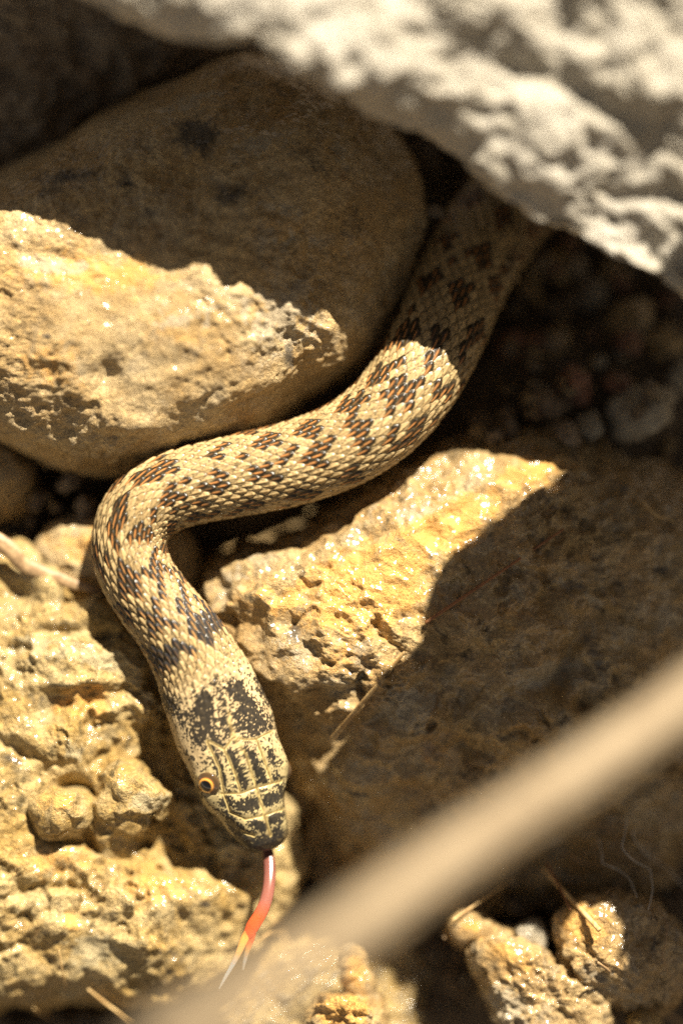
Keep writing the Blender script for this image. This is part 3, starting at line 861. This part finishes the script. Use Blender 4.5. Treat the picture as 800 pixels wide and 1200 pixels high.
    cream = np.array([0.44, 0.315, 0.15]); olive = np.array([0.30, 0.22, 0.11]); pale2 = np.array([0.58, 0.45, 0.24])
    side = sstep(40, 100, aph) + 0 * cu
    base = cream * (1 - side[..., None]) + olive * side[..., None]
    base = base * (1 - 0.5 * hs[..., None]) + pale2 * (0.5 * hs[..., None])
    base = base * (0.72 + 0.42 * hs2[..., None])
    fleck = sstep(0.16, 0.42, fbm(flat / 3.2 + 3, 2).reshape(cu.shape) + 0.25 * fbm(flat / 30, 2).reshape(cu.shape))
    base = base * (1 - 0.6 * fleck[..., None])
    belly_c = np.array([0.55, 0.42, 0.20])
    base = base * (1 - belly[..., None]) + belly_c * belly[..., None]
    black = np.array([0.012, 0.009, 0.006]) * (1 - neck[..., None]) + np.array([0.018, 0.020, 0.026]) * neck[..., None]
    orange = np.array([0.46, 0.20, 0.06]) * (1 - neck[..., None] * 0.5) + np.array([0.50, 0.33, 0.13]) * (neck[..., None] * 0.5)
    stripe = 0.9 * sstep(0.27, 0.10, np.abs(du)) * sstep(1.05, 0.55, np.abs(dv)) * (1 - 0.75 * collar) * sstep(0.03, 0.22, e) * sstep(0.10, 0.25, hs2 + 0.12)
    stripe = stripe * (1 - 0.35 * side)
    darkc = black * (1 - stripe[..., None]) + orange * (0.75 + 0.5 * hs[..., None]) * stripe[..., None]
    dk = (dark & (amp > 0.02)).astype(float)[..., None]
    colr = base * (1 - dk) + darkc * dk
    # darker skin between scales, ochre keel line on the pale ones
    groove = (sstep(0.22, 0.03, e) * (0.35 + 0.65 * sstep(0.5, -0.3, dv)) * amp)[..., None]
    colr = colr * (1 - 0.88 * groove) + np.array([0.045, 0.035, 0.015]) * 0.88 * groove
    keel = (np.exp(-(du / 0.14) ** 2) * sstep(0.1, 0.4, e) * amp)[..., None] * (1 - dk) * 0.22
    colr = colr * (1 - keel) + np.array([0.50, 0.30, 0.10]) * keel
    # ---------------- head markings, in photo units of the crown seen from above
    X, Y = V[..., 0], -V[..., 1]
    rot = V.reshape(-1, 3)
    nz1 = fbm(rot / 5.0, 2).reshape(X.shape)
    nz2 = fbm(rot / 2.6 + 31, 2).reshape(X.shape)
    nz3 = fbm(rot / 16.0 + 7, 2).reshape(X.shape)
    dens = np.zeros_like(X)
    def seg(ax, ay, bx, by):
        vx, vy = bx - ax, by - ay
        tt = np.clip(((X - ax) * vx + (Y - ay) * vy) / (vx * vx + vy * vy), 0, 1)
        return np.hypot(X - ax - vx * tt, Y - ay - vy * tt)
    def blob(ax, ay, bx, by, r, st=1.0):
        nonlocal dens
        dens = np.maximum(dens, st * sstep(r * 1.9, r * 0.1, seg(ax, ay, bx, by)))
    blob(239, 818, 243, 850, 10, 1.0); blob(232, 840, 250, 868, 13, .8)
    blob(274, 808, 290, 826, 10, 1.0); blob(288, 826, 305, 846, 11, 1.0); blob(280, 846, 300, 854, 12, .85)
    blob(253, 800, 262, 840, 8, .55); blob(262, 840, 268, 858, 12, .62); blob(218, 838, 232, 868, 9, .62); blob(296, 860, 318, 850, 8, .5)
    blob(192, 812, 205, 828, 7, .95); blob(205, 828, 214, 846, 6, .7); blob(300, 796, 312, 822, 5, .7)
    blob(270, 884, 285, 918, 6.5, 1.05); blob(292, 882, 299, 895, 6, 1.05); blob(299, 900, 308, 914, 5.5, 1.05)
    blob(253, 892, 262, 915, 4.5, .9); blob(316, 882, 322, 896, 4, .85); blob(250, 882, 256, 892, 3, .6)
    blob(281, 945, 300, 943, 7.5, 1.05); blob(309, 939, 324, 934, 7, 1.05)
    blob(298, 966, 308, 970, 6, .95); blob(319, 960, 328, 956, 6, .95)
    blob(262, 938, 272, 962, 5, .75); blob(330, 925, 333, 945, 4, .7)
    blob(285, 978, 300, 986, 6, .85); blob(312, 984, 326, 974, 7, .95); blob(270, 962, 282, 976, 4.5, .7)
    blob(266, 930, 276, 950, 6, .7); blob(252, 900, 258, 925, 4, .7); blob(322, 905, 328, 930, 4, .7); blob(290, 990, 318, 990, 9, 1.0); blob(276, 968, 290, 988, 6, .9)
    val = dens + nz1 * 0.48 + nz2 * 0.85 * (dens > 0.02)
    ink = 0.97 * sstep(0.30, 0.46, val)
    # scattered specks on the whole crown
    ink = np.maximum(ink, 0.92 * sstep(0.15, 0.26, nz1 * 0.8 + 0.5 * nz2 + 0.3 * nz3 - 0.04))
    headw = sstep(0.02, 0.14, aa + 0 * X)
    crown = sstep(-0.15, 0.25, (rad @ np.array([0, 0, 1.0])))
    hc = np.array([0.54, 0.41, 0.225])[None, None] * np.ones(X.shape + (1,))
    front = sstep(0.42, 0.62, aa + 0.1 * nz3)[..., None]
    hc = hc * (1 - front) + np.array([0.42, 0.34, 0.17]) * front
    hc = hc * (0.92 + 0.35 * nz3[..., None])
    # snout rim browner
    rim = 1.45 * sstep(0.86, 0.95, aa + 0.06 * nz3)[..., None]
    hc = hc * (1 - 0.6 * rim) + np.array([0.07, 0.045, 0.02]) * 0.6 * rim
    SE = [((271, 861), (287.5, 883)), ((287.5, 883), (300, 921.5)), ((300, 921.5), (317, 979)), ((243.5, 868), (262.8, 878)), ((262.8, 878), (273.8, 864)), ((273.8, 864), (287, 867)), ((287, 867), (301, 866)), ((301, 866), (318, 857)),
          ((262.8, 879), (276, 908)), ((276, 908), (282, 929)), ((301, 867), (312, 897)), ((312, 897), (319, 917)), ((259, 930), (282, 930)), ((282, 930), (300, 923)), ((300, 923), (330, 915)),
          ((269, 952), (287.5, 960)), ((287.5, 960), (307, 956)), ((307, 956), (332, 948)), ((243, 870), (257, 900)), ((257, 900), (262, 928)), ((273.8, 864), (268, 835)), ((284, 975), (298, 980)), ((262, 930), (270, 952))]
    sd = np.full(X.shape, 99.0)
    for (p0, p1) in SE:
        sd = np.minimum(sd, seg(*p0, *p1))
    sd = sd + 0.5 * nz1
    seam = sstep(2.3, 1.0, sd) * headw * crown
    line = sstep(1.3, 0.4, sd) * headw * crown
    lab = sstep(0.55, 0.75, np.sin(us[:, None] / 5.2 + 0 * X) * 0.5 + 0.5 + 0.4 * nz1) * np.exp(-((aph - 100) / 16.0) ** 2) * sstep(0.3, 0.45, aa)
    ink = np.maximum(ink * (crown > 0.02), lab * 0.9)
    ink = np.where(crown < 0.3, np.maximum(ink, 0.9 * sstep(0.02, 0.25, nz1 + nz3)), ink) * (1 - 0.9 * seam)
    bk = np.array([0.010, 0.010, 0.011])
    hcol = hc * (1 - ink[..., None]) + bk * ink[..., None]
    hcol = hcol * (1 - 0.7 * seam[..., None]) + np.array([0.55, 0.43, 0.17]) * 0.7 * seam[..., None]
    hcol = hcol * (1 - 0.8 * line[..., None]) + np.array([0.10, 0.06, 0.02]) * 0.8 * line[..., None]
    colr = colr * (1 - headw[..., None]) + hcol * headw[..., None]
    d = d - 0.9 * line + 1.5 * sstep(0.5, 6.0, sd) * headw * front[..., 0] * crown + 0.35 * nz2 * headw * 0.6
    # lip line
    d = d - 2.0 * np.exp(-((aph - 112) / 3.5) ** 2) * sstep(0.2, 0.4, aa)
    V = V + rad * d[..., None]
    q = V.reshape(-1, 3).copy()
    q[:, 1] *= -1
    m = len(us)
    i = np.arange(m * NU).reshape(m, NU)
    f4 = np.column_stack([i[:-1].ravel(), np.roll(i, -1, 1)[:-1].ravel(), np.roll(i, -1, 1)[1:].ravel(), i[1:].ravel()])
    tip = len(q); tail = tip + 1
    ends = np.array([[ctr[-1, 0], -ctr[-1, 1], ctr[-1, 2]], [ctr[0, 0], -ctr[0, 1], ctr[0, 2]]])
    q = np.vstack([q, ends])
    tri = np.vstack([np.column_stack([f4[:, 0], f4[:, 1], f4[:, 2]]), np.column_stack([f4[:, 0], f4[:, 2], f4[:, 3]]),
                     np.column_stack([i[-1], np.roll(i[-1], -1), np.full(NU, tip)]), np.column_stack([np.roll(i[0], -1), i[0], np.full(NU, tail)])])
    cc = np.vstack([colr.reshape(-1, 3), [[0.1, 0.07, 0.03]] * 2]).astype(np.float32)
    hm_add(q)
    sn = mesh_object("snake", q, tri, snake_material(), cc)
    tag(sn, "patterned tan and black snake winding over the rocks with its tongue out", "snake")

    # ---------------- eyes
    NE = NT("snake_eye")
    col, _ = NE.attr()
    NE.l(col, NE.b.inputs["Base Color"])
    NE.b.inputs["Roughness"].default_value = 0.12
    NE.b.inputs["Coat Weight"].default_value = 1.0
    NE.b.inputs["Coat Roughness"].default_value = 0.03
    def eye(center, axis, r):
        axis = np.array(axis, float); axis /= np.linalg.norm(axis)
        u = np.cross(axis, [0.3, 0.2, 1]); u /= np.linalg.norm(u)
        v = np.cross(axis, u)
        n, m_ = 40, 36
        th = np.linspace(0, 2 * math.pi, n, endpoint=False)
        rows, cl = [], []
        for k in range(1, m_):
            an = math.pi * k / m_
            ring = np.array(center) + r * (math.cos(an) * axis + math.sin(an) * (np.cos(th)[:, None] * u + np.sin(th)[:, None] * v))
            # a raised lid ring of small scales around the eye
            deg = math.degrees(an)
            lid = 2.2 * math.exp(-((deg - 68) / 11) ** 2)
            ring = ring + lid * (ring - center) / r
            rows.append(ring)
            if deg < 31: c_ = (0.006, 0.005, 0.004)
            elif deg < 45: c_ = (0.70, 0.33, 0.06)
            elif deg < 49: c_ = (0.20, 0.07, 0.02)
            else: c_ = (0.075, 0.045, 0.02)
            cl += [c_] * n
        pts = np.vstack(rows + [[np.array(center) + axis * r], [np.array(center) - axis * r]])
        cl += [(0.006, 0.005, 0.004), (0.05, 0.03, 0.02)]
        ii = np.arange((m_ - 1) * n).reshape(m_ - 1, n)
        A0, B0 = ii[:-1].ravel(), np.roll(ii, -1, 1)[:-1].ravel()
        C0, D0 = np.roll(ii, -1, 1)[1:].ravel(), ii[1:].ravel()
        t_ = (m_ - 1) * n
        ff = np.vstack([np.column_stack([A0, D0, C0]), np.column_stack([A0, C0, B0]),
                        np.column_stack([np.full(n, t_), ii[0], np.roll(ii[0], -1)]), np.column_stack([np.full(n, t_ + 1), np.roll(ii[-1], -1), ii[-1]])])
        mesh_object("eye", pts, ff, NE.m, np.array(cl, dtype=np.float32), parent=sn)
    QQ = q[:m * NU].reshape(m, NU, 3)
    def seat(px, py, side, lo, hi):
        ok = (aa > 0.5) & (aa < 0.82) & (sgn == side) & (aph > lo) & (aph < hi)
        dd = np.where(ok, (QQ[..., 0] - px) ** 2 + (QQ[..., 1] - py) ** 2, 1e9)
        k = np.unravel_index(np.argmin(dd), dd.shape)
        nrm = rad[k] * np.array([1, -1, 1])
        return QQ[k], nrm
    for px, py, side, lo, hi, ax in ((243, 919, 1, 30, 70, np.array([-0.05, 0.30, 0.55])), (333, 899, -1, 60, 100, np.array([0.5, -0.2, -0.75]))):
        c0, nr_ = seat(px, py, side, lo, hi)
        axis = nr_ + ax
        axis = axis / np.linalg.norm(axis)
        eye(c0 - axis * 7.0, axis, 13.5)

    # ---------------- tongue: one forked ribbon with thickness
    NTg = NT("tongue_skin")
    col, _ = NTg.attr()
    NTg.l(col, NTg.b.inputs["Base Color"])
    NTg.b.inputs["Roughness"].default_value = 0.22
    NTg.b.inputs["Subsurface Weight"].default_value = 0.25
    NTg.b.inputs["Subsurface Radius"].default_value = (1.0, 0.4, 0.25)
    NTg.b.inputs["Subsurface Scale"].default_value = 0.001
    allp, allf, allc = [], [], []
    def strand(pts, cols):
        base = sum(len(p_) for p_ in allp)
        p_ = np.array(pts, float)
        tk_ = np.concatenate([[0], np.cumsum(np.linalg.norm(np.diff(p_[:, :3], axis=0), axis=1))])
        tt = np.linspace(0, tk_[-1], 60)
        Q = np.column_stack([cubic(tk_, p_[:, k_], tt) for k_ in range(3)])
        w_ = np.interp(tt, tk_, p_[:, 3])
        cN = np.array(cols, float)
        Cq = np.column_stack([np.interp(tt / tk_[-1], cN[:, 0], cN[:, k_ + 1]) for k_ in range(3)])
        Tn = np.gradient(Q, axis=0); Tn /= np.linalg.norm(Tn, axis=1, keepdims=True)
        Bn = np.array([0, 0, 1.0]) - Tn * Tn[:, 2:3]; Bn /= np.linalg.norm(Bn, axis=1, keepdims=True)
        Sn = np.cross(Tn, Bn)
        n = 14
        th = np.linspace(0, 2 * math.pi, n, endpoint=False)
        ring = Q[:, None] + (w_[:, None] * np.cos(th))[..., None] * Sn[:, None] + (w_[:, None] * 0.55 * np.sin(th))[..., None] * Bn[:, None]
        allp.append(ring.reshape(-1, 3)); allc.append(np.repeat(Cq, n, 0))
        ii = np.arange(60 * n).reshape(60, n) + base
        A0, B0 = ii[:-1].ravel(), np.roll(ii, -1, 1)[:-1].ravel()
        C0, D0 = np.roll(ii, -1, 1)[1:].ravel(), ii[1:].ravel()
        allf.append(np.vstack([np.column_stack([A0, B0, C0]), np.column_stack([A0, C0, D0])]))
    mauve, pink, red, yel, tipc = (0.17, 0.065, 0.05), (0.25, 0.095, 0.07), (0.60, 0.085, 0.025), (0.42, 0.25, 0.09), (0.24, 0.26, 0.27)
    strand([(308, 980, -78, 6), (314, 1000, -72, 6.6), (316, 1025, -60, 7.0), (313, 1050, -50, 7.2), (304, 1073, -44, 7.6), (296, 1086, -42, 8.0), (291, 1096, -42, 6.5), (288, 1102, -42, 3)],
           [(0, *mauve), (0.3, *mauve), (0.62, *pink), (0.78, *red), (1, *red)])
    strand([(294, 1086, -41.7, 4.6), (287, 1100, -41, 5.0), (280, 1116, -40, 3.8), (272, 1132, -40, 2.7), (264, 1146, -41, 2.0), (257, 1159, -42, 0.9)],
           [(0, *red), (0.2, 0.70, 0.30, 0.07), (0.42, *yel), (0.62, *tipc), (0.85, *tipc), (1, 0.16, 0.18, 0.18)])
    strand([(298, 1086, -42.4, 4.6), (294, 1100, -43, 4.4), (290, 1114, -45, 3.2), (287, 1126, -48, 2.2), (285, 1137, -51, 0.9)],
           [(0, *red), (0.3, *red), (0.55, *yel), (0.8, *tipc), (1, 0.22, 0.22, 0.2)])
    mesh_object("tongue", np.vstack(allp), np.vstack(allf), NTg.m, np.vstack(allc).astype(np.float32), parent=sn)


build_snake()


# ------------------------------------------------------------------ stems, straws, threads
def tube(name, pts, mat, label, cat, group=None, n=10, seg=48, wob=0.0, flat=1.0, kind=None, grooves=0, nodes=()):
    p = np.array(pts, float)
    tk = np.concatenate([[0], np.cumsum(np.linalg.norm(np.diff(p[:, :3], axis=0), axis=1))])
    tt = np.linspace(0, tk[-1], seg)
    Q = np.column_stack([cubic(tk, p[:, k], tt) if len(p) > 2 else np.interp(tt, tk, p[:, k]) for k in range(3)])
    w = np.interp(tt, tk, p[:, 3])
    for c_ in nodes: w = w * (1 + 0.13 * np.exp(-((tt / tk[-1] - c_) / 0.012) ** 2))
    if wob: Q = Q + np.column_stack([fbm(Q / 40 + k * 9, 2) for k in (1, 2, 3)]) * wob
    T = np.gradient(Q, axis=0); T /= np.linalg.norm(T, axis=1, keepdims=True)
    B = np.array([0, 0, 1.0]) - T * T[:, 2:3]; B /= np.linalg.norm(B, axis=1, keepdims=True)
    S = np.cross(T, B)
    th = np.linspace(0, 2 * math.pi, n, endpoint=False)
    r = np.ones(n) + (0.05 * np.sin(th * grooves) if grooves else 0)
    G = Q[:, None] + (w[:, None] * np.cos(th) * r)[..., None] * S[:, None] + (w[:, None] * flat * np.sin(th) * r)[..., None] * B[:, None]
    q = np.vstack([G.reshape(-1, 3), Q[:1], Q[-1:]])
    i = np.arange(seg * n).reshape(seg, n)
    A, Bf = i[:-1].ravel(), np.roll(i, -1, 1)[:-1].ravel()
    C, D = np.roll(i, -1, 1)[1:].ravel(), i[1:].ravel()
    t = seg * n
    f = np.vstack([np.column_stack([A, Bf, C]), np.column_stack([A, C, D]), np.column_stack([np.full(n, t), np.roll(i[0], -1), i[0]]), np.column_stack([np.full(n, t + 1), i[-1], np.roll(i[-1], -1)])])
    ob = mesh_object(name, q, f, mat)
    tag(ob, label, cat, group, kind)
    return ob


def lay(pts, lift=2.0):
    """(x, y, half width[, extra lift]) laid on whatever is built there"""
    return [(p[0], p[1], surf(p[0], p[1], 1) + lift + (p[3] if len(p) > 3 else 0), p[2]) for p in pts]


def straight(p0, p1, w0, w1, lift=3.0, lift2=None):
    z0 = surf(*p0) + lift; z1 = surf(*p1) + (lift if lift2 is None else lift2)
    return [(p0[0], p0[1], z0, w0), ((p0[0] + p1[0]) / 2, (p0[1] + p1[1]) / 2, (z0 + z1) / 2, (w0 + w1) / 2), (p1[0], p1[1], z1, w1)]


tube("reed_stem", [(848, 790, 400, 33), (800, 825, 415, 33), (700, 895, 450, 32.5), (620, 947, 480, 32), (530, 1006, 525, 32), (440, 1069, 580, 31), (330, 1142, 650, 30), (170, 1246, 750, 29)], M_REED, "thick blurred dry reed crossing the lower right corner close to the viewer", "reed", n=48, seg=140, grooves=11, nodes=(0.30, 0.74))
tube("straw", straight((389, 866), (474, 764), 3.6, 1.8, 34, 8), M_STRAW, "short golden straw on the front edge of the right ochre rock", "straw", flat=0.6)
tube("stem", straight((498, 730), (660, 620), 2.0, 1.2, 5, 5), M_REDSTRAW, "thin reddish stem lying across the shade line of the right ochre rock", "stem")
tube("straw", straight((636, 1018), (702, 1090), 2.2, 3.0, 34, 16), M_STRAW, "split straw leaning on the blocky ochre stone at lower right", "straw", flat=0.6)
tube("straw", straight((640, 1010), (668, 1066), 1.2, 1.2, 26, 10), M_REDSTRAW, "fine brown stalk beside the split straw at lower right", "straw")
tube("stem", straight((700, 1128), (806, 1206), 1.6, 2.6, 16, 14), M_BARK, "grey brown stem over the shaded side of the blocky ochre stone", "stem")
tube("dead_leaf_sheath", [(-40, 618, -84, 9), (5, 640, -84, 10), (35, 664, -88, 9), (70, 676, -90, 7), (105, 690, -96, 5), (140, 702, -100, 2)], M_BARK, "brown fibrous stalk at the left edge below the dark gap", "stalk", flat=0.45, n=24, grooves=7, wob=5)
tube("fibre", lay([(752, 588, 1.3), (762, 598, 1.3), (768, 604, 1.2), (778, 607, 1.2), (790, 612, 1.0)], 3), M_STRAW, "tiny curled pale fibre on the shaded right rock", "fibre")
tube("straw", straight((530, 1078), (600, 1030), 1.6, 1.2, 12, 30), M_STRAW, "thin straw beside the lower edge of the blurred reed", "straw")
for pts, lb in (([(322, 1082, 1.2), (332, 1092, 1.2), (336, 1104, 1.3), (346, 1114, 1.0)], "wiry rootlet on the dark rock right of the tongue"),
                ([(300, 1108, 1.0), (312, 1098, 1.2), (324, 1096, 1.0), (338, 1090, .8)], "short curved rootlet beside the tongue's fork"),
                ([(104, 1160, 1.6), (122, 1174, 1.8), (138, 1186, 1.6), (150, 1200, 1.2)], "pale branching root hanging off the lower left rock"),
                ([(70, 1112, .8), (73, 1136, .9), (77, 1160, .7)], "thin straight root hair on the front of the lower left rock"),
                ([(40, 1182, .9), (52, 1190, 1.0), (64, 1188, .8)], "curled root hair over the black gap at the bottom left")):
    tube("rootlet", lay(pts, 9), M_STRAW, lb, "root", wob=1.5)
for p0, p1, lb in (((735, 960), (760, 1060), "pale cobweb strand drooping at the right edge below the reed"),
                   ((700, 985), (745, 1050), "cobweb strand above the blocky ochre stone"),
                   ((745, 975), (815, 1060), "cobweb strand nearest the right edge")):
    z0, z1 = surf(*p0) + 16, surf(*p1) + 12
    mx, my = (p0[0] + p1[0]) / 2, (p0[1] + p1[1]) / 2
    tube("cobweb_strand", [(*p0, z0, 0.6), (mx - 12, my - 4, (z0 + z1) / 2 + 4, 0.5), (mx + 7, my + 8, (z0 + z1) / 2 - 3, 0.5), (*p1, z1, 0.6)], M_WEB, lb, "cobweb", wob=7)


for pts, lb in (([(700, 965), (728, 990), (752, 1034), (790, 1062)], "brown stem tangled in the dark corner right of the blocky ochre stone"),
                ([(792, 950), (762, 985), (744, 1012), (712, 1044)], "dark stem crossing another above the blocky ochre stone"),
                ([(668, 1000), (700, 1012), (738, 1006), (776, 1022)], "thin level root in the dark corner below the reed"),
                ([(770, 1060), (782, 1090), (776, 1120), (796, 1150)], "wavy root at the right edge beside the blocky ochre stone"),
                ([(520, 1100), (534, 1124), (528, 1150), (544, 1178)], "dark wiry root left of the long sunlit stone")):
    tube("root_stem", [(x_, y_, surf(x_, y_, 1) + 7, 1.5 - 0.3 * k_) for k_, (x_, y_) in enumerate(pts)], M_BARK, lb, "stem", wob=5)


# ------------------------------------------------------------------ grit packed in the gaps
def grit(name, areas, label, mat, seed):
    r_ = np.random.default_rng(seed)
    base = np.array([[1, 0, 0], [-1, 0, 0], [0, 1, 0], [0, -1, 0], [0, 0, 1], [0, 0, -1]], float)
    tri = np.array([[0, 2, 4], [2, 1, 4], [1, 3, 4], [3, 0, 4], [2, 0, 5], [1, 2, 5], [3, 1, 5], [0, 3, 5]])
    Pn, Fn = [], []
    for (n, x0, y0, x1, y1, zmax) in areas:
        for _ in range(n):
            x, y = r_.uniform(x0, x1), r_.uniform(y0, y1)
            z = surf(x, y, 0)
            if z > zmax: continue
            s_ = r_.uniform(1.6, 5.5)
            M = np.linalg.qr(r_.normal(size=(3, 3)))[0]
            p = (base * r_.uniform(0.5, 1.3, (6, 1)) * s_ * np.array([1.3, 0.9, 0.7])) @ M + np.array([x, y, z + s_ * 0.3])
            Fn.append(tri + 6 * len(Pn)); Pn.append(p)
    ob = mesh_object(name, np.vstack(Pn), np.vstack(Fn), mat, smooth=False)
    tag(ob, label, None, None, "stuff")


grit("grit", [(1500, 560, 260, 820, 540, -120), (350, 480, 100, 560, 270, -190), (260, -10, 530, 130, 660, -140)], "fine brown grit and debris packed between the shaded stones", M_OCHREP, 5)
grit("debris", [(500, 470, 1020, 820, 1210, -130), (200, 240, 1130, 480, 1210, -150), (200, 0, 1165, 260, 1210, -190)], "dark crumbs and grit in the gaps along the bottom", M_GREYP, 6)

for o in scene.objects:
    if '_o' in o: del o['_o']
